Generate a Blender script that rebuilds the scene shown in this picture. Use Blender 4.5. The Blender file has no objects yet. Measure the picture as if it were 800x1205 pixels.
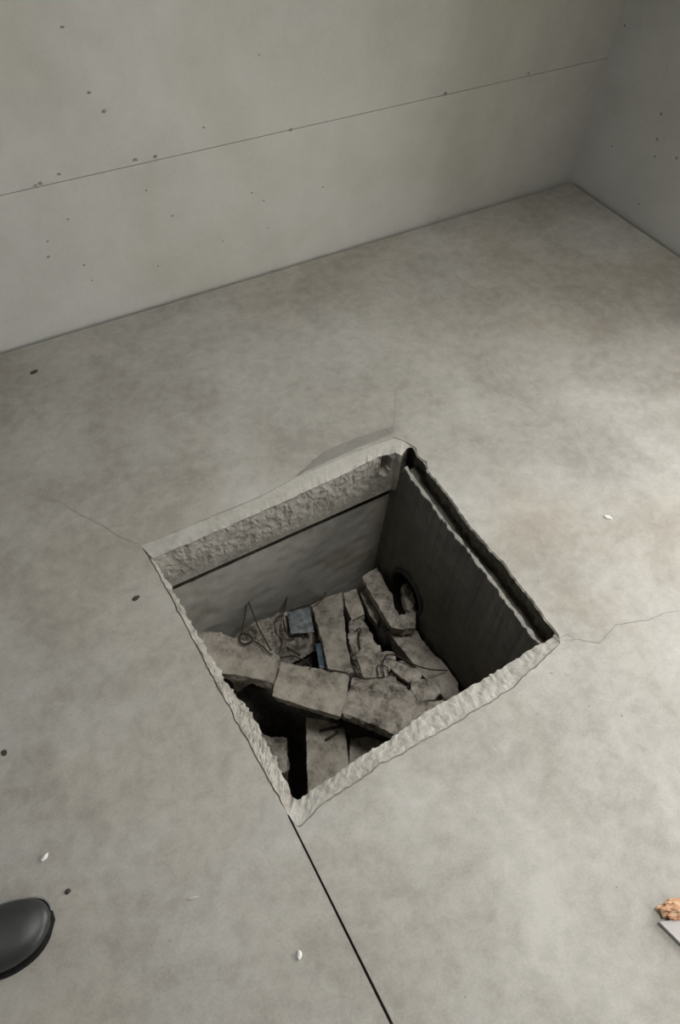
import bpy, bmesh, math, random
import numpy as np
from mathutils import Vector, Matrix, noise

random.seed(7)
scene = bpy.context.scene
col = scene.collection

# ------------------------------------------------------------------ camera
YAW, PITCH, ROLL, FPX = math.radians(33.96), math.radians(52.45), math.radians(4.105), 838.5
CAM = Vector((0, 0, 1.5))
_f = Vector((math.sin(YAW) * math.cos(PITCH), math.cos(YAW) * math.cos(PITCH), -math.sin(PITCH)))
_r0 = Vector((math.cos(YAW), -math.sin(YAW), 0))
_u0 = _r0.cross(_f)
_r = math.cos(ROLL) * _r0 + math.sin(ROLL) * _u0
_u = -math.sin(ROLL) * _r0 + math.cos(ROLL) * _u0
cd = bpy.data.cameras.new('camera')
cam = bpy.data.objects.new('camera', cd)
col.objects.link(cam)
cam.matrix_world = Matrix(((_r.x, _u.x, -_f.x, CAM.x), (_r.y, _u.y, -_f.y, CAM.y), (_r.z, _u.z, -_f.z, CAM.z), (0, 0, 0, 1)))
cd.sensor_fit = 'VERTICAL'
cd.sensor_height = 36
cd.lens = FPX / 1205 * 36
cd.clip_start = 0.02
scene.camera = cam

# ------------------------------------------------------------------ world, daylight, exposure
w = bpy.data.worlds.new('world')
scene.world = w
w.use_nodes = True
w.node_tree.nodes['Background'].inputs['Color'].default_value = (0.80, 0.88, 1.0, 1)
w.node_tree.nodes['Background'].inputs['Strength'].default_value = 0.6


def area(name, loc, direction, sx, sy, power, colr):
    l = bpy.data.lights.new(name, 'AREA')
    l.shape = 'RECTANGLE'
    l.size, l.size_y = sx, sy
    l.energy = power
    l.color = colr
    o = bpy.data.objects.new(name, l)
    col.objects.link(o)
    o.location = loc
    o.rotation_euler = Vector(direction).to_track_quat('-Z', 'Y').to_euler()
    return o


# daylight entering through the doorway and the gateway in the right wall, plus added unseen left and overhead lights
area('doorway_daylight', (2.75, 0.1, 1.15), (-1, 0, 0), 0.8, 2.2, 57, (1.0, 0.98, 0.945))
area('gateway_daylight', (2.75, -2.2, 1.15), (-1, 0, 0), 1.8, 2.2, 76, (1.0, 0.985, 0.955))
area('added_overhead_light', (1.24, 0.06, 3.9), (0, 0, -1), 0.9, 0.8, 98, (1.0, 0.98, 0.945))  # unseen overhead source added to light the pit and floor steeply
area('added_left_light', (-2.1, 1.35, 0.75), (1, 0, 0), 1.0, 0.8, 6, (0.76, 0.88, 1.0))  # unseen bluish source added to tint and brighten the left side

vs = scene.view_settings
vs.view_transform = 'Standard'
vs.look = 'None'
vs.gamma = 1
vs.use_curve_mapping = False
vs.exposure = 0.0


# ------------------------------------------------------------------ helpers
def at(px, py, z=0.0):
    """point of the photograph's pixel at a given height"""
    d = (px - 400) * _r - (py - 602.5) * _u + FPX * _f
    t = (z - CAM.z) / d.z
    return CAM + d * t


def on_plane(px, py, axis, val):
    d = (px - 400) * _r - (py - 602.5) * _u + FPX * _f
    t = (val - CAM[axis]) / d[axis]
    return CAM + d * t


def fbm(p, octs=3):
    s, a, f = 0.0, 1.0, 1.0
    for _ in range(octs):
        s += a * noise.noise(p * f)
        a *= 0.5
        f *= 2.1
    return s


def link(o, parent=None):
    col.objects.link(o)
    if parent:
        o.parent = parent
        o.matrix_parent_inverse = Matrix.Identity(4)
        o.matrix_basis = parent.matrix_world.inverted() @ o.matrix_basis if parent.matrix_world != Matrix.Identity(4) else o.matrix_basis
    return o


def mesh_obj(name, verts, faces, mat, parent=None, smooth=False):
    me = bpy.data.meshes.new(name)
    me.from_pydata([tuple(v) for v in verts], [], faces)
    me.update()
    if mat:
        me.materials.append(mat)
    if smooth:
        for p in me.polygons:
            p.use_smooth = True
    o = bpy.data.objects.new(name, me)
    col.objects.link(o)
    o.parent = parent
    return o


def bm_obj(name, bm, mat, parent=None, smooth=False):
    bmesh.ops.recalc_face_normals(bm, faces=bm.faces)
    me = bpy.data.meshes.new(name)
    bm.to_mesh(me)
    bm.free()
    if mat:
        me.materials.append(mat)
    if smooth:
        for p in me.polygons:
            p.use_smooth = True
    o = bpy.data.objects.new(name, me)
    col.objects.link(o)
    o.parent = parent
    return o


def tag(o, label=None, cat=None, group=None, kind=None):
    if label:
        o['label'] = label
    if cat:
        o['category'] = cat
    if group:
        o['group'] = group
    if kind:
        o['kind'] = kind
    return o


def box_bm(lo, hi, bm=None):
    bm = bm or bmesh.new()
    x0, y0, z0 = lo
    x1, y1, z1 = hi
    v = [bm.verts.new(p) for p in ((x0, y0, z0), (x1, y0, z0), (x1, y1, z0), (x0, y1, z0), (x0, y0, z1), (x1, y0, z1), (x1, y1, z1), (x0, y1, z1))]
    for f in ((3, 2, 1, 0), (4, 5, 6, 7), (0, 1, 5, 4), (1, 2, 6, 5), (2, 3, 7, 6), (3, 0, 4, 7)):
        bm.faces.new([v[i] for i in f])
    return bm


def resample(pts, n):
    """n points evenly along polyline, including first, excluding last"""
    d = [0]
    for a, b in zip(pts, pts[1:]):
        d.append(d[-1] + (b - a).length)
    out = []
    for i in range(n):
        s = d[-1] * i / n
        k = 0
        while k < len(d) - 2 and d[k + 1] < s:
            k += 1
        t = (s - d[k]) / max(d[k + 1] - d[k], 1e-9)
        out.append(pts[k].lerp(pts[k + 1], t))
    return out


def smooth_path(P, sub=6):
    P = [Vector(p) for p in P]
    if len(P) < 3:
        return P
    Q = [P[0] * 2 - P[1]] + P + [P[-1] * 2 - P[-2]]
    out = []
    for i in range(1, len(Q) - 2):
        p0, p1, p2, p3 = Q[i - 1:i + 3]
        for k in range(sub):
            t = k / sub
            out.append(0.5 * ((2 * p1) + (p2 - p0) * t + (2 * p0 - 5 * p1 + 4 * p2 - p3) * t * t + (3 * p1 - p0 - 3 * p2 + p3) * t ** 3))
    out.append(P[-1])
    return out


def tube_bm(P, r, sides=6, bm=None):
    bm = bm or bmesh.new()
    rings = []
    n0 = None
    for i, p in enumerate(P):
        t = (P[min(i + 1, len(P) - 1)] - P[max(i - 1, 0)]).normalized()
        if n0 is None:
            n0 = t.orthogonal().normalized()
        n0 = (n0 - t * n0.dot(t)).normalized()
        b = t.cross(n0)
        rings.append([bm.verts.new(p + r * (math.cos(a) * n0 + math.sin(a) * b)) for a in [2 * math.pi * k / sides for k in range(sides)]])
    for A, B in zip(rings, rings[1:]):
        for k in range(sides):
            bm.faces.new((A[k], A[(k + 1) % sides], B[(k + 1) % sides], B[k]))
    bm.faces.new(rings[0][::-1])
    bm.faces.new(rings[-1])
    return bm


# ------------------------------------------------------------------ materials
def concrete(name, c_dark, c_mid, c_light, big=1.6, mid=9.0, fine=140.0, bump=0.15, bdist=0.004, rough=0.75,
             spots=0.0, spot_scale=30.0, tint=None, stretch=(1, 1, 1), spec=0.3, contrast=1.0):
    m = bpy.data.materials.new(name)
    m.use_nodes = True
    nt = m.node_tree
    N, L = nt.nodes, nt.links
    bsdf = N['Principled BSDF']
    bsdf.inputs['Roughness'].default_value = rough
    bsdf.inputs['Specular IOR Level'].default_value = spec
    tc = N.new('ShaderNodeTexCoord')
    mp = N.new('ShaderNodeMapping')
    mp.inputs['Scale'].default_value = stretch
    L.new(tc.outputs['Object'], mp.inputs['Vector'])

    def nz(scale, detail=6, rgh=0.6, dist=0.0):
        n = N.new('ShaderNodeTexNoise')
        n.inputs['Scale'].default_value = scale
        n.inputs['Detail'].default_value = detail
        n.inputs['Roughness'].default_value = rgh
        n.inputs['Distortion'].default_value = dist
        L.new(mp.outputs['Vector'], n.inputs['Vector'])
        return n
    n1, n2, n3 = nz(big, 5, 0.6, 0.6), nz(mid, 7, 0.68, 0.3), nz(fine, 3, 0.6)

    def math_(op, a, b):
        x = N.new('ShaderNodeMath')
        x.operation = op
        for i, v in enumerate((a, b)):
            if isinstance(v, (int, float)):
                x.inputs[i].default_value = v
            else:
                L.new(v, x.inputs[i])
        return x.outputs[0]
    s = math_('ADD', math_('MULTIPLY', n1.outputs['Fac'], 0.5), math_('MULTIPLY', n2.outputs['Fac'], 0.36))
    s = math_('ADD', s, math_('MULTIPLY', n3.outputs['Fac'], 0.14))
    ramp = N.new('ShaderNodeValToRGB')
    e = ramp.color_ramp.elements
    e[0].position, e[0].color = 0.5 - 0.17 / contrast, (*c_dark, 1)
    e[1].position, e[1].color = 0.5 + 0.17 / contrast, (*c_light, 1)
    k = e.new(0.5)
    k.color = (*c_mid, 1)
    L.new(s, ramp.inputs['Fac'])
    out = ramp.outputs['Color']
    if tint:  # wide stains of another colour
        tcol, tscale, lo, hi, amount = tint
        n4 = nz(tscale, 4, 0.55, 0.8)
        mr = N.new('ShaderNodeMapRange')
        mr.inputs['From Min'].default_value, mr.inputs['From Max'].default_value = lo, hi
        mr.inputs['To Max'].default_value = amount
        L.new(n4.outputs['Fac'], mr.inputs['Value'])
        mx = N.new('ShaderNodeMix')
        mx.data_type = 'RGBA'
        mx.blend_type = 'MULTIPLY'
        L.new(mr.outputs['Result'], mx.inputs['Factor'])
        L.new(out, mx.inputs['A'])
        mx.inputs['B'].default_value = (*tcol, 1)
        out = mx.outputs['Result']
    if spots:  # scattered dark pores
        vo = N.new('ShaderNodeTexVoronoi')
        vo.inputs['Scale'].default_value = spot_scale
        L.new(mp.outputs['Vector'], vo.inputs['Vector'])
        n5 = nz(spot_scale * 0.35, 2, 0.5)
        thr = math_('MULTIPLY', math_('SUBTRACT', n5.outputs['Fac'], 0.5), spots)
        lt = math_('LESS_THAN', vo.outputs['Distance'], thr)
        mx = N.new('ShaderNodeMix')
        mx.data_type = 'RGBA'
        L.new(math_('MULTIPLY', lt, 0.6), mx.inputs['Factor'])
        L.new(out, mx.inputs['A'])
        mx.inputs['B'].default_value = (c_dark[0] * 0.35, c_dark[1] * 0.34, c_dark[2] * 0.32, 1)
        out = mx.outputs['Result']
    L.new(out, bsdf.inputs['Base Color'])
    bp = N.new('ShaderNodeBump')
    bp.inputs['Strength'].default_value = bump
    bp.inputs['Distance'].default_value = bdist
    h = math_('ADD', math_('MULTIPLY', n2.outputs['Fac'], 0.6), math_('MULTIPLY', n3.outputs['Fac'], 0.5))
    L.new(h, bp.inputs['Height'])
    L.new(bp.outputs['Normal'], bsdf.inputs['Normal'])
    return m


def plain(name, c, rough=0.6, metal=0.0, spec=0.5, noise_amt=0.25, nscale=40):
    m = bpy.data.materials.new(name)
    m.use_nodes = True
    nt = m.node_tree
    b = nt.nodes['Principled BSDF']
    b.inputs['Roughness'].default_value = rough
    b.inputs['Metallic'].default_value = metal
    b.inputs['Specular IOR Level'].default_value = spec
    tc = nt.nodes.new('ShaderNodeTexCoord')
    n = nt.nodes.new('ShaderNodeTexNoise')
    n.inputs['Scale'].default_value = nscale
    n.inputs['Detail'].default_value = 4
    r = nt.nodes.new('ShaderNodeValToRGB')
    r.color_ramp.elements[0].position = 0.3
    r.color_ramp.elements[1].position = 0.7
    r.color_ramp.elements[0].color = (*[x * (1 - noise_amt) for x in c], 1)
    r.color_ramp.elements[1].color = (*[min(1, x * (1 + noise_amt)) for x in c], 1)
    nt.links.new(tc.outputs['Object'], n.inputs['Vector'])
    nt.links.new(n.outputs['Fac'], r.inputs['Fac'])
    nt.links.new(r.outputs['Color'], b.inputs['Base Color'])
    return m


M = {}
M['floor'] = concrete('trowelled_concrete', (0.32, 0.305, 0.272), (0.405, 0.392, 0.357), (0.49, 0.478, 0.443), big=3.0, mid=26, fine=180,
                      bump=0.22, bdist=0.003, rough=0.62, spots=0.35, spot_scale=28, contrast=1.5, tint=((0.80, 0.735, 0.65), 1.1, 0.42, 0.66, 0.7), spec=0.35)
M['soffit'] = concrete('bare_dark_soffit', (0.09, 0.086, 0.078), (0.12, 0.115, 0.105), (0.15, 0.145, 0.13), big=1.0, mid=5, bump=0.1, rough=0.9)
M['edge'] = concrete('broken_concrete_edge', (0.20, 0.185, 0.16), (0.37, 0.35, 0.31), (0.52, 0.495, 0.44), big=14, mid=55, fine=240,
                     bump=0.8, bdist=0.008, rough=0.9, spots=0.7, spot_scale=90, contrast=1.1)
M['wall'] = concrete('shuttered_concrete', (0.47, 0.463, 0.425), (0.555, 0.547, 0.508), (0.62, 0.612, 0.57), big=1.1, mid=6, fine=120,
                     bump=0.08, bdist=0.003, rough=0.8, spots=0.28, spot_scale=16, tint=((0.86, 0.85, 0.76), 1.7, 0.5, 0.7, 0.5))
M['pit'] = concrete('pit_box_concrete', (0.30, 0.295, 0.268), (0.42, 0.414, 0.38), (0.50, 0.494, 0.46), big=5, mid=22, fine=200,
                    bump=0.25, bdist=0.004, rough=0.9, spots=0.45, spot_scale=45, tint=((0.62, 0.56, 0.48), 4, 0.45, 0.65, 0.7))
M['rim'] = concrete('chipped_pale_rim', (0.33, 0.315, 0.28), (0.45, 0.435, 0.395), (0.55, 0.535, 0.49), big=9, mid=40, fine=220, bump=0.45, bdist=0.005, rough=0.85, spots=0.4, spot_scale=60)
M['stain_shade'] = concrete('stained_shaded_edge', (0.055, 0.048, 0.036), (0.115, 0.10, 0.075), (0.22, 0.19, 0.145), big=14, mid=50, fine=220, bump=0.8, bdist=0.008, rough=0.92)  # brown dirt stain with the face's shade put into the colour
M['pit_shade'] = concrete('shade_dark_concrete', (0.085, 0.082, 0.07), (0.135, 0.128, 0.108), (0.19, 0.172, 0.135), big=5, mid=20, bump=0.3, rough=0.85, spots=0.3, spot_scale=45)  # brownish concrete with the right wall's shade put into the colour
M['rubble'] = concrete('rubble_concrete', (0.10, 0.09, 0.073), (0.375, 0.343, 0.295), (0.56, 0.52, 0.46), big=14, mid=48, fine=240,
                       bump=1.0, bdist=0.008, rough=0.93, spots=0.8, spot_scale=70, contrast=1.7)
M['rubble_smooth'] = concrete('rubble_slab_face', (0.15, 0.135, 0.11), (0.39, 0.358, 0.306), (0.52, 0.482, 0.42), big=11, mid=36, fine=240,
                              bump=0.9, bdist=0.006, rough=0.92, spots=0.6, spot_scale=60, contrast=1.5)
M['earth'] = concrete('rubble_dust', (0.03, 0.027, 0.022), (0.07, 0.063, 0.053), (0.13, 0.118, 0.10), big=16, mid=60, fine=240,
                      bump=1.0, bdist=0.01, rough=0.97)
M['crack'] = plain('crack_dirt', (0.085, 0.078, 0.066), 0.95, spec=0.1)
M['patch'] = concrete('dark_mortar_patch', (0.19, 0.18, 0.16), (0.255, 0.245, 0.22), (0.31, 0.30, 0.27), big=8, mid=30, bump=0.2, rough=0.85)
M['wire'] = plain('rusty_wire', (0.045, 0.035, 0.028), 0.8, 0.3)
M['wood'] = plain('dark_stick', (0.05, 0.042, 0.034), 0.9, nscale=90)
M['blue'] = plain('bluish_sheet', (0.17, 0.185, 0.20), 0.45, nscale=60, noise_amt=0.5)
M['bluescrap'] = plain('blue_plastic', (0.08, 0.12, 0.155), 0.4, nscale=60, noise_amt=0.4)
M['leather'] = plain('dark_leather', (0.028, 0.030, 0.029), 0.42, nscale=25)
M['sole'] = plain('black_rubber', (0.006, 0.006, 0.006), 0.8, spec=0.2)
M['toe_glint'] = plain('painted_toe_glint', (0.22, 0.22, 0.21), 0.6)  # light grey stands for the highlight on the toe
M['lace'] = plain('black_lace', (0.016, 0.016, 0.017), 0.8)
M['white'] = plain('white_plaster', (0.75, 0.74, 0.70), 0.7, noise_amt=0.08)
M['grit'] = plain('dark_grit', (0.05, 0.045, 0.04), 0.9)
M['board'] = plain('pale_board', (0.50, 0.47, 0.455), 0.7, noise_amt=0.06)
M['pipe'] = plain('dark_pipe', (0.02, 0.02, 0.019), 0.7)

# printed / crumpled brown paper: warm streaks
m = bpy.data.materials.new('brown_paper')
m.use_nodes = True
nt = m.node_tree
tc = nt.nodes.new('ShaderNodeTexCoord')
wv = nt.nodes.new('ShaderNodeTexNoise')
wv.inputs['Scale'].default_value = 75
wv.inputs['Distortion'].default_value = 1.5
wv.inputs['Detail'].default_value = 3
rp = nt.nodes.new('ShaderNodeValToRGB')
rp.color_ramp.elements[0].position, rp.color_ramp.elements[1].position = 0.32, 0.62
rp.color_ramp.elements[0].color = (0.23, 0.07, 0.035, 1)
rp.color_ramp.elements[1].color = (0.66, 0.46, 0.27, 1)
rp.color_ramp.elements.new(0.45).color = (0.55, 0.27, 0.15, 1)
nt.links.new(tc.outputs['Object'], wv.inputs['Vector'])
nt.links.new(wv.outputs['Fac'], rp.inputs['Fac'])
nt.links.new(rp.outputs['Color'], nt.nodes['Principled BSDF'].inputs['Base Color'])
nt.nodes['Principled BSDF'].inputs['Roughness'].default_value = 0.6
M['paper'] = m

# ------------------------------------------------------------------ floor with the broken opening
ZS = -0.172           # underside of the floor slab
X0, X1, Y0, Y1 = -1.9, 2.394, -4.2, 1.993
N_SIDE = 110
A_back = [(165, 641), (235, 612), (300, 586), (355, 557), (420, 529), (463, 514), (476, 519)]
B_back = [(179, 657), (250, 627), (330, 592), (400, 560), (446, 537), (465, 533), (473, 536)]
A_right = [(476, 519), (482, 522), (489, 526), (492, 537), (502, 543), (504, 555), (512, 563), (530, 586), (550, 616), (589, 658), (627, 707), (657, 746), (659, 757)]
B_right = [(473, 536)] + [(x - 1.2, y + 1.6) for x, y in A_right[1:-2]] + [(653, 744), (650, 750)]
A_front = [(659, 757), (605, 809), (541, 849), (500, 872), (447, 901), (420, 921), (380, 946), (352, 975), (338, 957)]
B_front = [(650, 750), (624, 765), (580, 792), (534, 821), (500, 838), (466, 862), (430, 888), (380, 920), (350, 941), (343, 937)]
A_left = [(338, 957), (318, 925), (300, 891), (262, 822), (240, 780), (210, 722), (176, 659), (165, 641)]
B_left = [(343, 937), (331, 904), (311, 869), (289, 832), (265, 798), (237, 754), (222, 725), (204, 692), (179, 657)]


def side(pxs, z, n=N_SIDE):
    return resample([at(x, y, z) for x, y in pxs], n)


ringA = side(A_back, 0) + side(A_right, 0) + side(A_front, 0) + side(A_left, 0)
zb = {'b': -0.004, 'r': -0.008, 'f': -0.013, 'l': -0.024}
ringB = side(B_back, zb['b']) + side(B_right, zb['r']) + side(B_front, zb['f']) + side(B_left, zb['l'])
NT = len(ringA)
SIDE = ['b'] * N_SIDE + ['r'] * N_SIDE + ['f'] * N_SIDE + ['l'] * N_SIDE
normal_out = {'b': Vector((0, 1, 0)), 'r': Vector((1, 0, 0)), 'f': Vector((0, -1, 0)), 'l': Vector((-1, 0, 0))}
ampA = {'b': 0.002, 'r': 0.005, 'f': 0.004, 'l': 0.0035}
ampB = {'b': 0.0025, 'r': 0.004, 'f': 0.007, 'l': 0.012}


def fade(i):
    k = i % N_SIDE
    return min(1.0, min(k, N_SIDE - k) / 6)


lowA, lowB = [], []
for i in range(NT):
    s = SIDE[i]
    pa, pb = ringA[i], ringB[i]
    lowA.append(pa + normal_out[s] * ampA[s] * 0.7 * fbm(pa * 20, 2) * fade(i))
    ringA[i] = lowA[i] + normal_out[s] * ampA[s] * 0.6 * fbm(pa * 75, 3) * fade(i)
    lowB.append(pb + normal_out[s] * ampB[s] * 0.55 * fbm(pb * 17 + Vector((5, 1, 3)), 2) * fade(i))
    ringB[i] = lowB[i] + normal_out[s] * ampB[s] * 0.6 * fbm(pb * 90, 3) * fade(i) + Vector((0, 0, 0.003 * fbm(pb * 80, 3)))
    if ringB[i].z > -0.001:
        ringB[i].z = -0.001

# saw-cut joint: runs from the front-left corner of the opening towards the viewer
jc = NT - N_SIDE      # index of the front-left corner in the ring
JW = 0.0018
jt = ringA[jc]
_je = at(460, 1205, 0)
jdir = (_je - jt) / (_je.y - jt.y)            # per metre of y


def joint_x(y):
    return jt.x + jdir.x * (y - jt.y)


JB = joint_x(Y0)
yc = jt.y - 0.006
pR, pL = Vector((jt.x + JW, yc, 0)), Vector((jt.x - JW, yc, 0))


def along(pts, n):
    return resample(pts, n - 1) + [pts[-1]]


bm = bmesh.new()


def band(inner, outer_pts):
    outer = along(outer_pts, len(inner))
    iv = [bm.verts.new(p) for p in inner]
    ov = [bm.verts.new(p) for p in outer]
    for k in range(len(inner) - 1):
        bm.faces.new((iv[k], ov[k], ov[k + 1], iv[k + 1]))


V = lambda x, y: Vector((x, y, 0))
ringAw = ringA + [ringA[0]]
band(ringA[0:N_SIDE + 1], [V(X0, Y1), V(X1, Y1)])
band(ringA[N_SIDE:2 * N_SIDE + 1], [V(X1, Y1), V(X1, Y0)])
band(ringA[2 * N_SIDE:jc + 1] + [pR], [V(X1, Y0), V(JB + JW, Y0)])
band([pL] + ringAw[jc:NT + 1], [V(JB - JW, Y0), V(X0, Y0), V(X0, Y1)])
d = Vector((0, 0, -0.009))
q = [pR, pL, V(JB - JW, Y0), V(JB + JW, Y0)]
bm.faces.new([bm.verts.new(p) for p in (pL, q[2], q[2] + d, pL + d)])
bm.faces.new([bm.verts.new(p) for p in (q[3], pR, pR + d, q[3] + d)])
bm.faces.new([bm.verts.new(p + d) for p in q])
P = [V(X0, Y0), V(X1, Y0), V(X1, Y1), V(X0, Y1)]
for p0, p1 in zip(P, P[1:] + P[:1]):
    bm.faces.new([bm.verts.new(p) for p in (p0, p1, p1 + Vector((0, 0, ZS)), p0 + Vector((0, 0, ZS)))])
for f in bm.faces:
    f.normal_update()
    if f.normal.z < -0.5:
        f.normal_flip()
me = bpy.data.meshes.new('floor')
bm.normal_update()
bm.to_mesh(me)
bm.free()
me.materials.append(M['floor'])
floor = bpy.data.objects.new('floor', me)
col.objects.link(floor)
tag(floor, 'grey trowelled concrete floor around the square pit opening', kind='structure')

# broken edge of the slab round the opening: groove, chamfer and rough vertical face
ROWS = 14
rings = []
cen = sum(ringA, Vector()) / NT
rings.append(ringA)


def inward(p, s, d):
    return p - normal_out[s] * d


g1 = [inward(p, SIDE[i], 0.002 * fade(i)) + Vector((0, 0, -0.007)) for i, p in enumerate(ringA)]
g2 = [inward(p, SIDE[i], 0.0042 * fade(i)) + Vector((0, 0, -0.0018)) for i, p in enumerate(ringA)]
rings += [g1, g2]
CH = 8
for k in range(1, CH):      # chamfer rows
    t = k / CH
    rows = []
    for i in range(NT):
        l2 = inward(lowA[i], SIDE[i], 0.0042 * fade(i)) + Vector((0, 0, -0.0018))
        p = l2.lerp(lowB[i], t) + (g2[i] - l2) * (1 - t) ** 3 + (ringB[i] - lowB[i]) * t ** 3
        p.z += {'b': 0.0006, 'r': 0.002, 'f': 0.0032, 'l': 0.006}[SIDE[i]] * fbm(p * 65 + Vector((9, 2, 4)), 4) * fade(i)
        p.z = min(p.z, -0.0008)
        rows.append(p)
    rings.append(rows)
rings.append(ringB)
face_rows = []
for k in range(1, ROWS + 1):
    t = k / ROWS
    row = []
    for i in range(NT):
        s = SIDE[i]
        p = ringB[i].copy()
        p.z = ringB[i].z + (ZS - ringB[i].z) * t
        amp = {'b': 0.0035, 'r': 0.007, 'f': 0.006, 'l': 0.006}[s]
        out = 0.004 + amp * fbm(p * 55 + Vector((2, 7, 1)), 4)
        if s == 'b':          # hollow broken out near the right end of the rear face
            dx, dz = (p.x - 0.868) / 0.014, (p.z + 0.045) / 0.05
            q = dx * dx + dz * dz
            if q < 1:
                out += 0.04 * (1 - q) ** 0.5
            out -= 0.003
        if s in 'fl':
            out += 0.03 * t
        p += normal_out[s] * out * min(1.0, fade(i) + 0.3)
        if s == 'b':
            p.y += (1.066 - p.y) * max(0, (t - 0.6) / 0.4)
        row.append(p)
    rings.append(row)
verts, faces = [], []
for R_ in rings:
    verts += R_
for k in range(len(rings) - 1):
    for i in range(NT):
        j = (i + 1) % NT
        faces.append((k * NT + i, (k + 1) * NT + i, (k + 1) * NT + j, k * NT + j))
# underside ring of the slab reaching outward
base = len(verts)
verts += [p + normal_out[SIDE[i]] * 0.09 for i, p in enumerate(rings[-1])]
kk = len(rings) - 1
for i in range(NT):
    j = (i + 1) % NT
    faces.append((kk * NT + i, base + i, base + j, kk * NT + j))
edge = mesh_obj('slab_edge', verts, faces, M['edge'], floor)
edge.data.materials.append(M['rim'])
edge.data.materials.append(M['stain_shade'])
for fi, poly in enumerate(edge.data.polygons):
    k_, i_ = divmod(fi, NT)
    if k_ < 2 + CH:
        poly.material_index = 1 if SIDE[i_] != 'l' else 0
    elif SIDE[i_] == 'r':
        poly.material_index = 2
edge['label'] = 'rough broken concrete rim of the pit opening'


def strip(name, pxs, width, mat, z=0.0006, parent=floor, jit=0.0025):
    P = resample([at(x, y, 0) for x, y in pxs], 60) + [at(*pxs[-1], 0)]
    vs_, fs = [], []
    n = len(P)
    for i, p in enumerate(P):
        t = (P[min(i + 1, n - 1)] - P[max(i - 1, 0)]).normalized()
        nrm = Vector((-t.y, t.x, 0))
        c = p + nrm * jit * fbm(p * 40, 3)
        ww = width * (0.55 + 0.6 * abs(noise.noise(p * 70))) * min(1, 0.25 + 4 * min(i, n - 1 - i) / n)
        vs_ += [c + nrm * ww / 2 + Vector((0, 0, z)), c - nrm * ww / 2 + Vector((0, 0, z))]
    for i in range(n - 1):
        fs.append((2 * i, 2 * i + 1, 2 * i + 3, 2 * i + 2))
    return mesh_obj(name, vs_, fs, mat, parent)


strip('crack', [(165, 641), (140, 632), (120, 618), (95, 606), (70, 590)], 0.0022, M['patch'])
strip('crack', [(463, 502), (465, 480), (464, 460)], 0.0022, M['patch'])
strip('crack', [(660, 755), (676, 752), (706, 757), (725, 735), (760, 730), (780, 722), (800, 718)], 0.0022, M['patch'])
strip('crack', [(648, 758), (668, 746), (676, 752)], 0.002, M['patch'])
# dark mortar patch beyond the rear edge
pp = resample([at(x, y, 0.0007) for x, y in [(345, 562), (381, 531), (420, 515), (463, 501), (464, 509), (440, 519), (418, 528), (380, 545), (345, 562)]], 70)
pp = [p + 0.003 * Vector((noise.noise(p * 50), noise.noise(p * 50 + Vector((3, 3, 3))), 0)) for p in pp]
mesh_obj('mortar_patch', pp, [list(range(len(pp)))][0:1], M['patch'], floor)['label'] = 'darker worn mortar patch'

# ------------------------------------------------------------------ room shell
YB, XR = 2.012, 2.412
GY1 = 0.5         # far jamb of the doorway
ZC = 2.9


def wall(name, lo, hi, label, mat='wall'):
    o = bm_obj(name, box_bm(lo, hi), M[mat])
    tag(o, label, kind='structure')
    return o


ZP = on_plane(320, 158, 1, YB).z          # height of the pour line on the rear wall
wb = wall('wall_back', (-2.1, YB, -0.2), (XR + 0.3, YB + 0.3, ZP - 0.0006), 'lower lift of the pale shuttered concrete rear wall')
wall('wall_back_upper', (-2.1, YB + 0.002, ZP + 0.0006), (XR + 0.3, YB + 0.3, ZC), 'upper lift of the pale shuttered concrete rear wall')
wall('wall_back_joint', (-2.1, YB + 0.008, ZP - 0.003), (XR + 0.3, YB + 0.3, ZP + 0.003), 'thin dark pour joint across the rear wall', 'wall')
wr = wall('wall_right', (XR, GY1, -0.2), (XR + 0.3, YB + 0.3, ZC), 'dark concrete side wall right of the far corner')
wall('wall_right_near', (XR, -4.3, -0.2), (XR + 0.3, -3.1, ZC), 'concrete side wall behind the camera')
wall('wall_right_pier', (XR, -1.3, -0.2), (XR + 0.3, -0.3, ZC), 'concrete pier between doorway and gateway')
wall('wall_right_lintel', (XR, -3.1, 2.3), (XR + 0.3, -1.3, ZC), 'concrete lintel over the gateway')
wall('wall_right_lintel', (XR, -0.3, 2.3), (XR + 0.3, GY1, ZC), 'concrete lintel over the doorway')
WY0, WY1, WZ0, WZ1 = 0.85, 1.85, 0.35, 1.15          # opening added in the unseen left wall for the left light
bmw = bmesh.new()
for lo, hi in (((-4.3, -0.2), (WY0, ZC)), ((WY1, -0.2), (YB + 0.3, ZC)), ((WY0, -0.2), (WY1, WZ0)), ((WY0, WZ1), (WY1, ZC))):
    box_bm((-2.1, lo[0], lo[1]), (-1.9, hi[0], hi[1]), bmw)
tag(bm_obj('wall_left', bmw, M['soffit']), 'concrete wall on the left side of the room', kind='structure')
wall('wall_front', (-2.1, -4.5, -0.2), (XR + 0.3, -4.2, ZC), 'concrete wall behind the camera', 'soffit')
RX0, RX1, RY0, RY1 = 0.79, 1.69, -0.34, 0.46          # unseen shaft added to narrow the overhead light
bmw = bmesh.new()
for lo, hi in (((-2.1, -4.5), (RX0, YB + 0.3)), ((RX1, -4.5), (XR + 0.3, YB + 0.3)), ((RX0, RY1), (RX1, YB + 0.3)), ((RX0, -4.5), (RX1, RY0))):
    box_bm((*lo, ZC), (*hi, ZC + 1.1), bmw)
tag(bm_obj('ceiling', bmw, M['soffit']), 'concrete ceiling with an added shaft narrowing the overhead light', kind='structure')
wall('floor_outside', (XR, -6.0, -0.25), (7.0, 4.0, -0.02), 'concrete apron outside the gateway')


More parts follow.
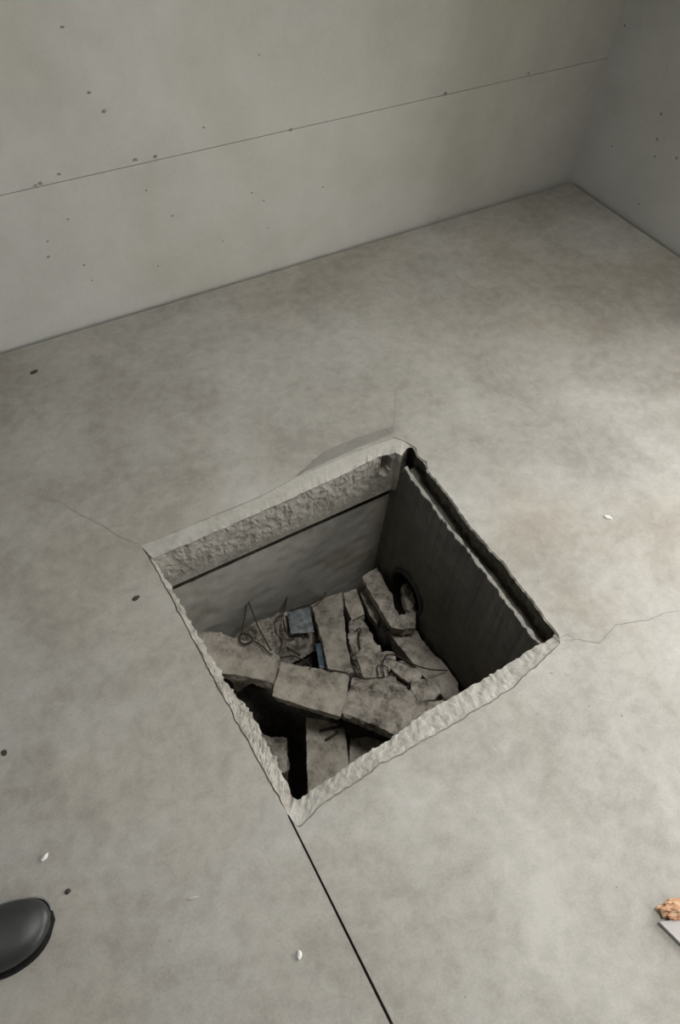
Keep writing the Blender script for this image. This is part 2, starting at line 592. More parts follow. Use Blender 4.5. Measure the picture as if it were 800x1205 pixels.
def dent(wallobj, p, axis, r, k):
    """small air hole left in the shuttered concrete: a shallow dark crater"""
    n = 9
    vs_, fs = [], []
    rnd = random.Random(k)
    for ring, (rr, h) in enumerate(((1.0, 0.0004), (0.65, 0.0012), (0.0, 0.0012))):
        if rr == 0:
            vs_.append((0, 0, h))
            continue
        for a in range(n):
            q = rr * r * (0.75 + 0.5 * rnd.random())
            vs_.append((q * math.cos(6.2832 * a / n), q * 0.75 * math.sin(6.2832 * a / n), h))
    for a in range(n):
        b = (a + 1) % n
        fs.append((a, b, n + b, n + a))
        fs.append((n + a, n + b, 2 * n))
    V = []
    for x, y, h in vs_:
        V.append((p.x + x, p.y - h, p.z + y) if axis == 1 else (p.x - h, p.y + x, p.z + y))
    return mesh_obj('air_hole', V, fs, M['patch'], wallobj)


k = 0
for px, py, r in [(123, 131, 4), (105, 109, 3), (48, 216, 4), (42, 218, 3), (160, 188, 4), (183, 184, 4), (80, 258, 3), (56, 284, 3), (57, 302, 4),
                  (203, 254, 3), (296, 227, 3), (310, 236, 3), (262, 284, 3), (99, 312, 3), (186, 313, 2.5), (315, 268, 2.5), (342, 153, 5), (380, 220, 3),
                  (74, 32, 3), (524, 110, 5), (622, 86, 4), (172, 224, 3), (108, 330, 2.5), (320, 318, 2.5), (70, 205, 3), (240, 150, 2.5)]:
    k += 1
    dent(wb, on_plane(px, py, 1, YB - 0.0002), 1, r * 0.0013, k)
for px, py, r in [(710, 70, 7), (778, 134, 6), (773, 164, 5), (771, 184, 4), (796, 186, 5), (720, 172, 3), (735, 30, 4), (752, 240, 3)]:
    k += 1
    dent(wr, on_plane(px, py, 0, XR - 0.0002), 0, r * 0.0013, k)

# ------------------------------------------------------------------ pit box below the slab
PXL, PXR, PYF, PYB, PZ = 0.150, 0.884, 0.345, 1.075, -1.05


def grid_wall(name, o, ux, uy, nu, nv, nrm, amp, mat, label, freq=30):
    vs_, fs = [], []
    for j in range(nv + 1):
        for i in range(nu + 1):
            p = o + ux * (i / nu) + uy * (j / nv)
            vs_.append(p + nrm * amp * fbm(p * freq, 3))
    for j in range(nv):
        for i in range(nu):
            a = j * (nu + 1) + i
            fs.append((a, a + 1, a + nu + 2, a + nu + 1))
    ob = mesh_obj(name, vs_, fs, M[mat], None, True)
    tag(ob, label, kind='structure')
    return ob


ZT = ZS - 0.03
grid_wall('wall_pit_back', Vector((PXL, PYB, PZ)), Vector((PXR - PXL + 0.03, 0, 0)), Vector((0, 0, ZT - PZ)), 70, 70, Vector((0, -1, 0)), 0.0025, 'pit',
          'pit back wall of grey cast concrete below the slab edge')
grid_wall('wall_pit_ledge', Vector((PXL, PYB, ZT)), Vector((PXR - PXL + 0.03, 0, 0)), Vector((0, 0.06, 0)), 60, 4, Vector((0, 0, 1)), 0.001, 'earth',  # ledge takes the dark earth colour to deepen the gap's shade
          'top of the pit back wall in the dark gap under the slab')
grid_wall('wall_pit_left', Vector((PXL, PYF, PZ)), Vector((0, PYB - PYF, 0)), Vector((0, 0, ZS - 0.002 - PZ)), 40, 40, Vector((1, 0, 0)), 0.002, 'pit',
          'pit left wall hidden under the left rim')
grid_wall('wall_pit_front', Vector((PXL, PYF, PZ)), Vector((PXR - PXL + 0.03, 0, 0)), Vector((0, 0, ZS - 0.002 - PZ)), 40, 40, Vector((0, 1, 0)), 0.002, 'pit',
          'pit front wall hidden under the near rim')
bmf = box_bm((PXL - 0.1, PYF - 0.1, PZ - 0.1), (PXR + 0.2, PYB + 0.1, PZ))
tag(bm_obj('floor_pit', bmf, M['earth']), 'dark bottom of the pit under the rubble', kind='structure')

bms = bmesh.new()
for lo, hi in (((-0.3, 1.13, -1.3), (1.6, 1.6, ZS - 0.004)), ((-0.3, -0.2, -1.3), (1.6, 0.24, ZS - 0.004)), ((-0.3, 0.24, -1.3), (0.05, 1.13, ZS - 0.004)), ((1.3, 0.24, -1.3), (1.6, 1.13, ZS - 0.004)), ((-0.3, -0.2, -1.4), (1.6, 1.6, -1.3))):
    box_bm(lo, hi, bms)
tag(bm_obj('ground_fill', bms, M['earth']), 'earth packed round the outside of the pit box', kind='structure')

# right wall of the box, with its ragged top lip proud of the slab edge, and a round pipe mouth
ridge = [at(x, y, z) for x, y, z in [(472, 541, -0.03), (482, 556, -0.035), (497, 577, -0.04), (528, 620, -0.042), (552, 648, -0.046), (575, 678, -0.048), (600, 712, -0.05), (633, 755, -0.052)]]
ridge.insert(0, ridge[0] + Vector((0.004, 0.11, -0.004)))
ridge.append(ridge[-1] + (ridge[-1] - ridge[-2]) * 0.6)
rid = resample(ridge, 150) + [ridge[-1]]
pipe_c = on_plane(478, 697, 0, 0.880)
PIPE_R = 0.085
NR = 46
vs_, fs = [], []
prof_n = 0
cols = len(rid)
rows_ = []
back_off = 0.028
for i, p in enumerate(rid):
    hgt = 0.006 * fbm(p * 60, 4)
    inn = 0.006 * fbm(p * 45 + Vector((4, 4, 4)), 4)
    q0 = p + Vector((0.075, 0, -0.03))
    dn = Vector((0, 0, -0.09 * max(0, min(1, (p.y - 1.028) / 0.02))))
    p = p + dn
    wl = 0.0035 + 0.003 * abs(fbm(p * 25 + Vector((1, 8, 3)), 2))
    q1 = p + Vector((0.003 + wl, 0, hgt * 0.6 - 0.022))
    q2 = p + Vector((wl - inn * 0.3, 0, hgt + 0.001))
    q3 = p + Vector((-0.003 + inn, 0, hgt - 0.002))
    q4 = p + Vector((-0.001 + inn, 0, hgt - 0.010))
    rows_.append([q0, q1, q2, q3, q4])
for r_ in rows_:
    q4 = r_[-1]
    for j in range(1, NR + 1):
        t = j / NR
        q = Vector((q4.x + (0.880 - q4.x) * min(1, t * 1.6), q4.y, q4.z + (PZ - q4.z) * t))
        q.x += 0.003 * fbm(q * 28, 3)
        r_.append(q)
W_ = len(rows_[0])
for r_ in rows_:
    vs_ += r_
for i in range(cols - 1):
    for j in range(W_ - 1):
        a = i * W_ + j
        c = (vs_[a] + vs_[a + 1] + vs_[a + W_] + vs_[a + W_ + 1]) / 4
        if j > 6 and ((c.y - pipe_c.y) ** 2 + (c.z - pipe_c.z) ** 2) ** 0.5 < PIPE_R - 0.004:
            continue
        fs.append((a, a + W_, a + W_ + 1, a + 1))
wpr = mesh_obj('wall_pit_right', vs_, fs, M['pit_shade'], None)
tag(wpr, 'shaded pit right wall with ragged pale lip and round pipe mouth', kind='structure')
# broken lip along its top, coloured pale for the light it catches
lv, lf = [], []
for i, r_ in enumerate(rows_):
    lv += [q + Vector((-0.0012, 0, 0.0012)) for q in r_[1:5]]
for i in range(cols - 1):
    for j in range(3):
        a = i * 4 + j
        if lv[a].y > 1.035:
            continue
        lf.append((a, a + 4, a + 5, a + 1))
mesh_obj('wall_lip', lv, lf, M['rim'], wpr)['label'] = 'ragged pale lip'
# fill from the wall's rear end to the back wall
bm = bmesh.new()
pv, pf = [], []
seg = 36
for ring_, (rr, dx) in enumerate(((PIPE_R - 0.012, 0.30), (PIPE_R - 0.012, -0.003), (PIPE_R, -0.003), (PIPE_R, 0.30))):
    for a in range(seg):
        an = 2 * math.pi * a / seg
        pv.append(Vector((0.880 + dx, pipe_c.y + rr * math.cos(an), pipe_c.z + rr * math.sin(an))))
for ring_ in range(3):
    for a in range(seg):
        b = (a + 1) % seg
        pf.append((ring_ * seg + a, ring_ * seg + b, (ring_ + 1) * seg + b, (ring_ + 1) * seg + a))
pf.append(list(range(seg)))
pipe = mesh_obj('drain_pipe', pv, pf, M['pipe'], None)
tag(pipe, 'dark round drain pipe mouth in the shaded pit wall', 'pipe')


# ------------------------------------------------------------------ rubble
def chunk(name, poly, thick, mat, label, amp=0.003, depth=6, vox=0.0055, shrink=0.94, cat='rubble', group='broken concrete in the pit', lean=(0, 0), freq=26, keep=0.5):
    """poly: [(px, py, z)] outline of the upper face; a thick piece of broken concrete"""
    top = [at(x, y, z) for x, y, z in poly]
    c = sum(top, Vector()) / len(top)
    # local normal by Newell
    nrm = Vector()
    for a, b in zip(top, top[1:] + top[:1]):
        nrm += Vector(((a.y - b.y) * (a.z + b.z), (a.z - b.z) * (a.x + b.x), (a.x - b.x) * (a.y + b.y)))
    nrm.normalize()
    if nrm.z < 0:
        nrm = -nrm
    off = -nrm * thick + Vector((lean[0], lean[1], 0))
    bot = [c + (p - c) * shrink + off for p in top]
    bm = bmesh.new()
    tv = [bm.verts.new(p - c) for p in top]
    bv = [bm.verts.new(p - c) for p in bot]
    n = len(tv)
    bm.faces.new(tv)
    bm.faces.new(bv[::-1])
    for i in range(n):
        j = (i + 1) % n
        bm.faces.new((tv[j], tv[i], bv[i], bv[j]))
    bmesh.ops.triangulate(bm, faces=bm.faces[:])
    bmesh.ops.recalc_face_normals(bm, faces=bm.faces[:])
    me = bpy.data.meshes.new(name)
    bm.to_mesh(me)
    bm.free()
    o = bpy.data.objects.new(name, me)
    col.objects.link(o)
    md = o.modifiers.new('r', 'REMESH')
    md.mode = 'SHARP'
    md.octree_depth = depth
    md.scale = 0.97
    md.sharpness = 1.0
    md.use_remove_disconnected = False
    dg = bpy.context.evaluated_depsgraph_get()
    me2 = bpy.data.meshes.new_from_object(o.evaluated_get(dg))
    o.modifiers.clear()
    o.data = me2
    bpy.data.meshes.remove(me)
    me2.name = name
    sd = Vector((random.random() * 50, random.random() * 50, random.random() * 50))
    nrmls = [v.normal.copy() for v in me2.vertices]
    for v, nn in zip(me2.vertices, nrmls):
        p = v.co
        flat = abs(nn.dot(nrm))
        kf = (keep if flat > 0.9 else 1.0)
        d = 1.5 * amp * kf * fbm(p * freq + sd, 3) + amp * 0.6 * fbm(p * 95 + sd, 2)
        v.co = p + nn * d
    me2.materials.clear()
    me2.materials.append(M[mat])
    for p in me2.polygons:
        p.use_smooth = True
    me2.set_sharp_from_angle(angle=math.radians(38))
    o.location = c
    tag(o, label, cat, group)
    return o


# rubble bed (loose dust and fine rubble): deep at the near left, high at the back
nx = ny = 90
vs_, fs = [], []
for j in range(ny + 1):
    for i in range(nx + 1):
        x = PXL + 0.002 + (PXR - 0.008 - PXL) * i / nx
        y = PYF + 0.004 + (PYB - 0.008 - PYF) * j / ny
        tx, ty = i / nx, j / ny
        h = -0.95
        back = max(0, min(1, (ty - 0.45) / 0.35))
        right = max(0, min(1, (tx - 0.45) / 0.3))
        back = back * back * (3 - 2 * back)
        right = right * right * (3 - 2 * right)
        h += 0.25 * back * (1 - 0.35 * max(0, min(1, (tx - 0.55) / 0.3))) + 0.16 * right * (1 - back)
        p = Vector((x, y, 0))
        h += 0.018 * fbm(p * 14, 3) + 0.016 * abs(fbm(p * 60, 3))
        vs_.append((x, y, h))
for j in range(ny):
    for i in range(nx):
        a = j * (nx + 1) + i
        fs.append((a, a + 1, a + nx + 2, a + nx + 1))
bed = mesh_obj('rubble_bed', vs_, fs, M['earth'], None)
tag(bed, 'dark loose dust and fine rubble filling the pit bottom', 'rubble', kind='stuff')

S, Rb = 'rubble_smooth', 'rubble'
# heap of fine rubble against the back wall, left of the long plank
hv, hf = [], []
hn = 60
for j in range(hn + 1):
    for i in range(hn + 1):
        x, y = 0.27 + 0.32 * i / hn, 0.915 + 0.147 * j / hn
        tx = abs(x - 0.43) / 0.17
        ty = max(0, min(1, (y - 0.90) / 0.05))
        g = max(0.0, 1 - tx ** 3) * ty * ty * (3 - 2 * ty)
        p = Vector((x, y, 0))
        hv.append((x, y, -0.678 + 0.10 * g + 0.012 * fbm(p * 16, 2) + 0.017 * abs(fbm(p * 75, 3))))
for j in range(hn):
    for i in range(hn):
        a = j * (hn + 1) + i
        hf.append((a, a + 1, a + hn + 2, a + hn + 1))
tag(mesh_obj('rubble_heap', hv, hf, M['rubble'], None), 'heap of fine grey rubble under the wires by the back wall', 'rubble', kind='stuff')
chunk('concrete_slab', [(232, 744, -.49), (262, 745, -.50), (300, 757, -.505), (328, 772, -.505), (333, 790, -.50), (322, 805, -.50), (300, 798, -.50), (268, 793, -.49), (246, 790, -.48)],
      0.045, S, 'brown-grey concrete slab leaning on the left of the pit below the wire loop', amp=0.004)
chunk('concrete_slab', [(331, 779, -.455), (370, 786, -.452), (412, 794, -.45), (407, 818, -.45), (400, 843, -.45), (360, 832, -.452), (320, 819, -.455)],
      0.035, S, 'flat pale square slab at the centre of the rubble, its left edge in shadow', amp=0.003)
chunk('concrete_plank', [(366, 711, -.60), (384, 703, -.60), (402, 697, -.60), (405, 730, -.56), (409, 765, -.51), (416, 792, -.475), (386, 787, -.475), (378, 750, -.53)],
      0.045, S, 'long straight concrete plank from the back wall towards the central slab', amp=0.0028)
chunk('concrete_fragment', [(404, 698, -.60), (419, 693, -.60), (424, 708, -.59), (429, 722, -.585), (414, 730, -.58), (408, 716, -.59)],
      0.04, S, 'small narrow concrete fragment right of the long plank at the back', amp=0.003)
chunk('concrete_fragment', [(411, 731, -.57), (425, 727, -.57), (432, 737, -.565), (440, 751, -.56), (450, 765, -.545), (438, 769, -.54), (416, 770, -.54), (411, 750, -.555)],
      0.07, Rb, 'lumpy rough fragment between the long plank and the back chunk', amp=0.007)
chunk('concrete_fragment', [(424, 698, -.61), (428, 693, -.605), (433, 700, -.605), (438, 712, -.605), (446, 728, -.605), (443, 735, -.605), (434, 722, -.605)],
      0.05, Rb, 'thin sliver of concrete tucked left of the hooked chunk', amp=0.004, vox=0.0045)
chunk('concrete_chunk', [(426, 679, -.545), (434, 672, -.54), (443, 668, -.54), (452, 683, -.535), (462, 700, -.53), (464, 714, -.53), (469, 724, -.53), (477, 724, -.53), (480, 712, -.53), (483, 700, -.53),
                         (488, 706, -.53), (490, 720, -.53), (488, 739, -.53), (475, 741, -.53), (461, 738, -.53), (451, 724, -.53), (442, 707, -.535), (432, 691, -.54)],
      0.05, Rb, 'hooked concrete chunk curling round in front of the pipe mouth', amp=0.004)
chunk('concrete_fragment', [(473, 688, -.495), (480, 685, -.495), (486, 697, -.51), (488, 711, -.51), (482, 720, -.51), (478, 716, -.51), (475, 703, -.51)],
      0.03, Rb, 'small pale crumb standing on the tip of the hooked chunk', amp=0.004, vox=0.0045)
chunk('concrete_beam', [(456, 743, -.60), (472, 741, -.60), (487, 741, -.60), (512, 770, -.585), (539, 803, -.575), (540, 815, -.575), (527, 826, -.57), (500, 797, -.58), (478, 770, -.59)],
      0.07, S, 'long concrete beam lying along the shaded right wall', amp=0.004)
chunk('concrete_slab', [(419, 772, -.475), (440, 768, -.475), (461, 767, -.475), (467, 779, -.475), (453, 796, -.47), (440, 797, -.47), (428, 797, -.47), (423, 785, -.472)],
      0.06, Rb, 'small squarish slab right of the long plank with wire on it', amp=0.004, lean=(-0.012, 0))
chunk('concrete_chunk', [(464, 776, -.475), (480, 781, -.475), (497, 791, -.475), (494, 801, -.475), (480, 802, -.475), (470, 795, -.475), (460, 788, -.475)],
      0.07, Rb, 'dark wedge of concrete under the curved wire', amp=0.004)
chunk('concrete_chunk', [(484, 803, -.475), (499, 799, -.475), (514, 802, -.475), (517, 814, -.47), (510, 823, -.47), (492, 824, -.47), (484, 812, -.47)],
      0.07, Rb, 'dark rounded lump of concrete above the near right slab', amp=0.005)
chunk('concrete_slab', [(414, 797, -.485), (440, 797, -.485), (462, 795, -.485), (480, 812, -.48), (492, 824, -.475), (522, 824, -.47), (528, 840, -.46), (468, 866, -.455), (440, 852, -.46), (402, 838, -.47), (407, 818, -.475)],
      0.045, Rb, 'large rough slab at the near right of the rubble, under the near rim', amp=0.006, keep=0.8)
chunk('concrete_plank', [(360, 843, -.62), (384, 849, -.62), (405, 856, -.62), (408, 880, -.62), (411, 910, -.62), (386, 928, -.62), (362, 934, -.62), (361, 890, -.62)],
      0.045, S, 'plank low in the pit below the central slab, two dark sticks on it', amp=0.0025)
chunk('concrete_chunk', [(412, 868, -.68), (430, 868, -.68), (452, 872, -.68), (440, 890, -.68), (412, 905, -.68)],
      0.08, S, 'grey block in the shadow right of the low plank', amp=0.004)
chunk('concrete_chunk', [(300, 862, -.74), (318, 866, -.74), (336, 869, -.74), (339, 890, -.74), (337, 908, -.74), (322, 909, -.74), (306, 890, -.74)],
      0.12, Rb, 'weathered grey stone in the dark near left corner of the pit', amp=0.006)

# small stones in the fine rubble (copies of one of three shapes)
stone_src = []
for k in range(3):
    bm = bmesh.new()
    bmesh.ops.create_icosphere(bm, subdivisions=1, radius=1)
    for v in bm.verts:
        v.co = Vector((v.co.x, v.co.y * 0.8, v.co.z * 0.55)) * (1 + 0.45 * noise.noise(v.co * 1.3 + Vector((k * 9, 0, 0))))
    bmesh.ops.recalc_face_normals(bm, faces=bm.faces)
    me = bpy.data.meshes.new('rubble_stone')
    bm.to_mesh(me)
    bm.free()
    me.materials.append(M[Rb])
    stone_src.append(me)
spots = []
rnd = random.Random(3)
bed_pts = vs_


def bed_h(x, y):
    i = max(0, min(nx, round((x - PXL) / (PXR - PXL) * nx)))
    j = max(0, min(ny, round((y - PYF) / (PYB - PYF) * ny)))
    return bed_pts[j * (nx + 1) + i][2]


regions = [((0.28, 0.52), (0.90, 1.05), 0), ((0.20, 0.45), (0.40, 0.62), 9), ((0.52, 0.84), (0.55, 0.8), 9)]
for (xa, xb), (ya, yb), n in regions:
    for _ in range(n):
        x, y, r = rnd.uniform(xa, xb), rnd.uniform(ya, yb), rnd.uniform(0.005, 0.013)
        o = bpy.data.objects.new('rubble_stone', rnd.choice(stone_src))
        col.objects.link(o)
        o.location = (x, y, bed_h(x, y) + r * 0.25)
        o.scale = (r, r, r)
        o.rotation_euler = (rnd.uniform(-.4, .4), rnd.uniform(-.4, .4), rnd.uniform(0, 6.28))
        tag(o, 'small grey rubble stone half sunk in the dusty pit bottom', 'stone', 'small stones in the pit bottom')


# wires, sticks and scraps
def wire(pts, r, label, mat='wire', name='wire', cat='wire', smooth=True):
    P = [at(*p) for p in pts]
    P = smooth_path(P) if smooth else P
    o = bm_obj(name, tube_bm(P, r), M[mat], None, True)
    return tag(o, label, cat)


wire([(283, 748, -.49), (288, 725, -.47), (292, 708, -.45), (303, 736, -.46), (319, 766, -.485)], 0.0022, 'thin wire bent into a tall inverted V at the left of the rubble')
wire([(281, 750, -.487), (284, 757, -.487), (292, 757, -.487), (297, 752, -.487), (291, 746, -.487), (283, 747, -.487), (281, 751, -.487)], 0.003, 'small dark closed loop of wire at the foot of the inverted V')
wire([(296, 753, -.487), (308, 760, -.49), (316, 768, -.49), (321, 770, -.49)], 0.0022, 'short wire lying on the left slab below the inverted V')
wire([(338, 702, -.53), (333, 722, -.53), (325, 728, -.53), (324, 742, -.53), (331, 756, -.52), (328, 768, -.50)], 0.002, 'long twisted wire left of the bluish sheet')
wire([(337, 704, -.525), (331, 730, -.525), (329, 745, -.525), (332, 757, -.515)], 0.0017, 'thinner wire crossing the long twisted wire')
wire([(341, 719, -.545), (352, 715, -.545), (366, 711, -.54), (380, 703, -.56), (383, 697, -.56)], 0.0024, 'hooked wire along the top of the bluish sheet')
wire([(333, 729, -.54), (338, 746, -.535), (352, 746, -.535), (357, 752, -.53)], 0.0028, 'dark wire framing the lower left of the bluish sheet')
wire([(337, 762, -.505), (346, 767, -.50), (353, 771, -.50)], 0.004, 'short thick dark stick above the central slab', 'wood', 'stick', 'stick', False)
wire([(329, 774, -.48), (346, 772, -.47), (358, 778, -.455), (366, 783, -.445), (364, 788, -.445)], 0.002, 'wire running over the top edge of the central slab')
wire([(452, 796, -.462), (450, 784, -.45), (454, 772, -.44), (464, 771, -.44), (478, 777, -.45), (492, 784, -.46), (508, 788, -.50), (526, 789, -.56)], 0.0022,
     'long curved wire arching over the right side of the rubble')
wire([(445, 795, -.462), (444, 784, -.46), (449, 783, -.458), (456, 786, -.458), (458, 796, -.462)], 0.0018, 'small wire staple at the foot of the curved wire')
wire([(419, 741, -.545), (424, 740, -.54), (422, 752, -.535), (424, 764, -.53)], 0.0024, 'crooked dark wire on the lumpy fragment')
wire([(376, 860, -.613), (390, 857, -.61), (404, 854, -.61)], 0.0045, 'longer dark stick lying across the low plank', 'wood', 'stick', 'stick', False)
wire([(383, 871, -.614), (391, 866, -.613), (398, 861, -.612)], 0.0045, 'shorter dark stick lying aslant on the low plank', 'wood', 'stick', 'stick', False)
wire([(388, 845, -.60), (392, 848, -.60), (398, 847, -.60), (400, 852, -.60)], 0.004, 'twisted dark root at the top of the low plank', 'wood', 'stick', 'stick')


def sheet(name, poly, mat, label, cat, t=0.003, sub=10, wav=0.004):
    """thin quad sheet, corners as (px, py, z), slightly wavy, with thickness"""
    c = [at(*p) for p in poly]
    top, bot = [], []
    for j in range(sub + 1):
        for i in range(sub + 1):
            p = c[0].lerp(c[1], i / sub).lerp(c[3].lerp(c[2], i / sub), j / sub)
            p = p + Vector((0, 0, wav * fbm(p * 22, 2)))
            top.append(p)
            bot.append(p - Vector((0, 0, t)))
    n = (sub + 1) ** 2
    fs = []
    W = sub + 1
    for j in range(sub):
        for i in range(sub):
            a = j * W + i
            fs.append((a, a + W, a + W + 1, a + 1))
            fs.append((n + a, n + a + 1, n + a + W + 1, n + a + W))
    bd = [i for i in range(W)] + [j * W + sub for j in range(1, W)] + [sub * W + i for i in range(sub - 1, -1, -1)] + [j * W for j in range(sub - 1, 0, -1)]
    for a, b in zip(bd, bd[1:] + bd[:1]):
        fs.append((a, b, n + b, n + a))
    o = mesh_obj(name, top + bot, fs, M[mat], None, True)
    return tag(o, label, cat)


sheet('plastic_sheet', [(338, 720, -.55), (364, 713, -.55), (370, 744, -.545), (342, 746, -.545)], 'blue', 'bluish grey plastic sheet at the left of the long plank', 'plastic')
sheet('plastic_scrap', [(371, 758, -.535), (377, 757, -.535), (383, 786, -.51), (376, 786, -.51)], 'bluescrap', 'narrow blue plastic scrap beside the long plank', 'plastic', sub=6)

# ------------------------------------------------------------------ loose bits on the floor


def chip(px, py, lx, ly, h, rot, mat, label, name, cat):
    bm = bmesh.new()
    bmesh.ops.create_icosphere(bm, subdivisions=2, radius=1)
    sd = Vector((px, py, 0)) * 0.13
    for v in bm.verts:
        c = v.co * (1 + 0.35 * noise.noise(v.co * 1.4 + sd))
        v.co = Vector((c.x * lx, c.y * ly, max(c.z, -0.55) * h))
    o = bm_obj(name, bm, M[mat])
    o.location = at(px, py, 0) + Vector((0, 0, 0.52 * h))
    o.rotation_euler = (0, 0, rot)
    return tag(o, label, cat)


chip(53, 1009, 0.009, 0.004, 0.0045, 0.5, 'white', 'small white chip on the floor above the shoe toe', 'plaster_chip', 'chip')
chip(352, 1124, 0.008, 0.005, 0.0045, 0.9, 'white', 'small white chip on the floor left of the joint', 'plaster_chip', 'chip')
chip(227, 1057, 0.011, 0.003, 0.002, -0.4, 'board', 'flat greyish white flake on the floor between pit and shoe', 'plaster_chip', 'chip')
chip(715, 609, 0.011, 0.006, 0.003, -0.9, 'white', 'pale flake on the bright floor right of the pit', 'plaster_chip', 'chip')
chip(80, 1049, 0.0055, 0.005, 0.003, 0, 'grit', 'dark pebble on the floor beside the shoe toe', 'pebble', 'pebble')
chip(40, 438, 0.013, 0.007, 0.002, 0.2, 'grit', 'dark crumb on the floor near the rear wall', 'pebble', 'pebble')
chip(160, 704, 0.010, 0.006, 0.0015, 0.2, 'grit', 'dark crumb on the floor left of the pit corner', 'pebble', 'pebble')
chip(5, 886, 0.006, 0.007, 0.0015, 0.2, 'grit', 'dark crumb at the left edge of the floor', 'pebble', 'pebble')

# ------------------------------------------------------------------ pale board with crumpled brown paper at the right
c0 = at(776, 1085, 0.011)
e1 = (at(800, 1081, 0.011) - c0).normalized()
e2 = (at(800, 1109, 0.011) - c0).normalized()
bm = bmesh.new()
pts = [c0, c0 + e1 * 0.21, c0 + e1 * 0.21 + e2 * 0.29, c0 + e2 * 0.29]
tv = [bm.verts.new(p) for p in pts]
bv = [bm.verts.new(p - Vector((0, 0, 0.011))) for p in pts]
bm.faces.new(tv)
bm.faces.new(bv[::-1])
for i in range(4):
    j = (i + 1) % 4
    bm.faces.new((tv[i], bv[i], bv[j], tv[j]))
tag(bm_obj('pale_board', bm, M['board']), 'corner of a pale grey board offcut lying at the right edge of the floor', 'board')

bm = bmesh.new()
bmesh.ops.create_icosphere(bm, subdivisions=4, radius=1)
pc = c0 + e1 * 0.078 - e2 * 0.019
side_dir = Vector((e1.y, -e1.x, 0))
for v in bm.verts:
    c = v.co.copy()
    k = 1 + 0.28 * noise.noise(c * 2.2) - 0.22 * abs(noise.noise(c * 4.5 + Vector((3, 1, 2))))
    c.x = math.copysign(abs(c.x) ** 0.45, c.x)
    c *= k
    v.co = Vector((c.x * 0.058, c.y * 0.017, max(c.z, -0.6) * 0.012))
o = bm_obj('crumpled_paper', bm, M['paper'])
o.location = (pc.x, pc.y, 0.0125)
o.rotation_euler = (0, 0, math.atan2(e1.y, e1.x))
tag(o, 'crumpled orange-brown paper beside the pale board', 'paper')

# ------------------------------------------------------------------ shoe at the lower left
toe = at(60, 1093, 0.02)
back_pt = at(-60, 1122, 0.02)
dirv = (toe - back_pt)
dirv.z = 0
dirv.normalize()
SL = 0.31
shoe = bpy.data.objects.new('shoe', None)
col.objects.link(shoe)
hp = toe - dirv * SL
shoe.location = (hp.x, hp.y, 0)
shoe.rotation_euler = (0, 0, math.atan2(dirv.y, dirv.x))
tag(shoe, 'dark leather shoe with black sole, toe showing at the lower left', 'shoe')
prof = [(0.000, 0.020, 0.062), (0.015, 0.031, 0.075), (0.05, 0.037, 0.082), (0.095, 0.038, 0.083), (0.13, 0.041, 0.082), (0.165, 0.045, 0.073),
        (0.20, 0.049, 0.062), (0.232, 0.049, 0.055), (0.26, 0.043, 0.050), (0.278, 0.034, 0.045), (0.289, 0.022, 0.040), (0.2945, 0.008, 0.034)]
prof = [(s_ * 1.051, w_ * 1.1, h_ * 1.06) for s_, w_, h_ in prof]
P = smooth_path([Vector(p) for p in prof], 4)
K = 24
bm = bmesh.new()
rr = []
for p in P:
    s, hw, h = p
    ring = []
    sk_ = 0.017 * max(0, (s - 0.19) / 0.12) ** 2
    for k in range(K):
        a = 2 * math.pi * k / K
        ca, sa = math.cos(a), math.sin(a)
        y = hw * math.copysign(abs(ca) ** 0.75, ca)
        z = 0.016 + (h - 0.016) * (0.5 + 0.5 * math.copysign(abs(sa) ** 0.8, sa))
        y *= 1 - 0.16 * max(0, (z - 0.03) / 0.06)
        ring.append(bm.verts.new((s, y + sk_, z)))
    rr.append(ring)
for A, B in zip(rr, rr[1:]):
    for k in range(K):
        # leave the foot opening uncovered
        mid_s = (A[k].co.x + B[k].co.x) / 2
        zc = min(A[k].co.z, A[(k + 1) % K].co.z, B[k].co.z)
        if 0.02 < mid_s < 0.105 and zc > 0.076:
            continue
        bm.faces.new((A[k], A[(k + 1) % K], B[(k + 1) % K], B[k]))
bm.faces.new(rr[0][::-1])
bm.faces.new(rr[-1])
bm_obj('upper', bm, M['leather'], shoe, True)


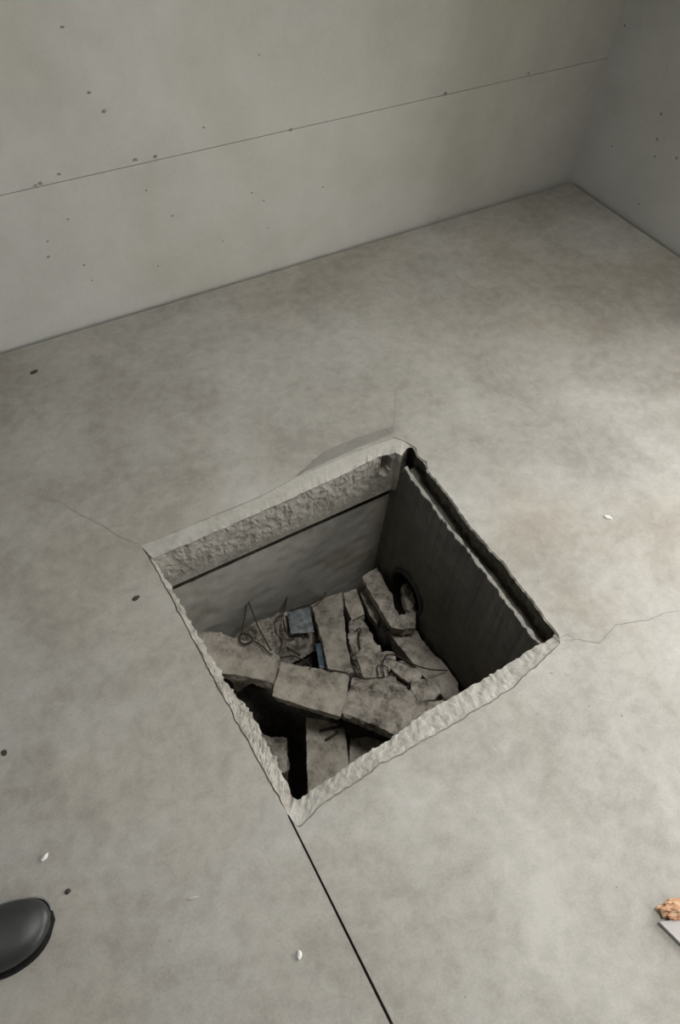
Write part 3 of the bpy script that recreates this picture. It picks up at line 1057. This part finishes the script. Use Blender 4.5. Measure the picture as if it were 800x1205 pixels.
def sole_outline(grow):
    skf = lambda s: 0.017 * max(0, (s - 0.19) / 0.12) ** 2
    L_ = [(p[0], p[1] + grow) for p in P]
    pts = [(L_[0][0] - grow, 0)] + [(s, y + skf(s)) for s, y in L_] + [(L_[-1][0] + grow, skf(L_[-1][0]))] + [(s, -y + skf(s)) for s, y in reversed(L_)]
    return pts


bm = bmesh.new()
ol = sole_outline(0.0035)
lev = []
for z, gsh in ((0.0, 0.97), (0.003, 1.0), (0.018, 1.0), (0.021, 0.98)):
    lev.append([bm.verts.new((0.145 + (x - 0.145) * gsh, y * gsh, z)) for x, y in ol])
for A, B in zip(lev, lev[1:]):
    n = len(A)
    for k in range(n):
        bm.faces.new((A[k], A[(k + 1) % n], B[(k + 1) % n], B[k]))
bm.faces.new(lev[0][::-1])
bm.faces.new(lev[-1])
bm_obj('sole', bm, M['sole'], shoe)
bm_obj('toe_glint', tube_bm([Vector((p[0] + 0.002, p[1] + 0.003 + 0.017 * max(0, (p[0] - 0.19) / 0.12) ** 2, 0.0225)) for p in P[-22:]], 0.0022), M['toe_glint'], shoe, True)['label'] = 'pale tube standing for the highlight round the toe'
# toe cap seam, tongue, laces
bm = tube_bm([Vector((0.225 + 0.012 * math.cos(t), 0.0445 * math.sin(t), 0.030 + 0.0285 * math.cos(t) ** 0.8)) for t in [(-1.35 + 2.7 * k / 24) for k in range(25)]], 0.0012)
bm_obj('toe_seam', bm, M['lace'], shoe, True)
bm = bmesh.new()
tg = [(0.100, 0.022, 0.100), (0.13, 0.021, 0.088), (0.165, 0.018, 0.076), (0.19, 0.014, 0.067)]
tr = [[bm.verts.new((s, y, z + dz)) for y, dz in ((-hw, -0.003), (0, 0.004), (hw, -0.003))] for s, hw, z in tg]
for A, B in zip(tr, tr[1:]):
    for k in range(2):
        bm.faces.new((A[k], A[k + 1], B[k + 1], B[k]))
bm_obj('tongue', bm, M['leather'], shoe, True)
for s, z in ((0.128, 0.094), (0.146, 0.088), (0.164, 0.082), (0.182, 0.075)):
    bm_obj('lace', tube_bm([Vector((s, -0.022, z - 0.012)), Vector((s + 0.002, -0.012, z - 0.001)), Vector((s, 0, z + 0.002)), Vector((s + 0.002, 0.012, z - 0.001)), Vector((s, 0.022, z - 0.012))], 0.002), M['lace'], shoe, True)
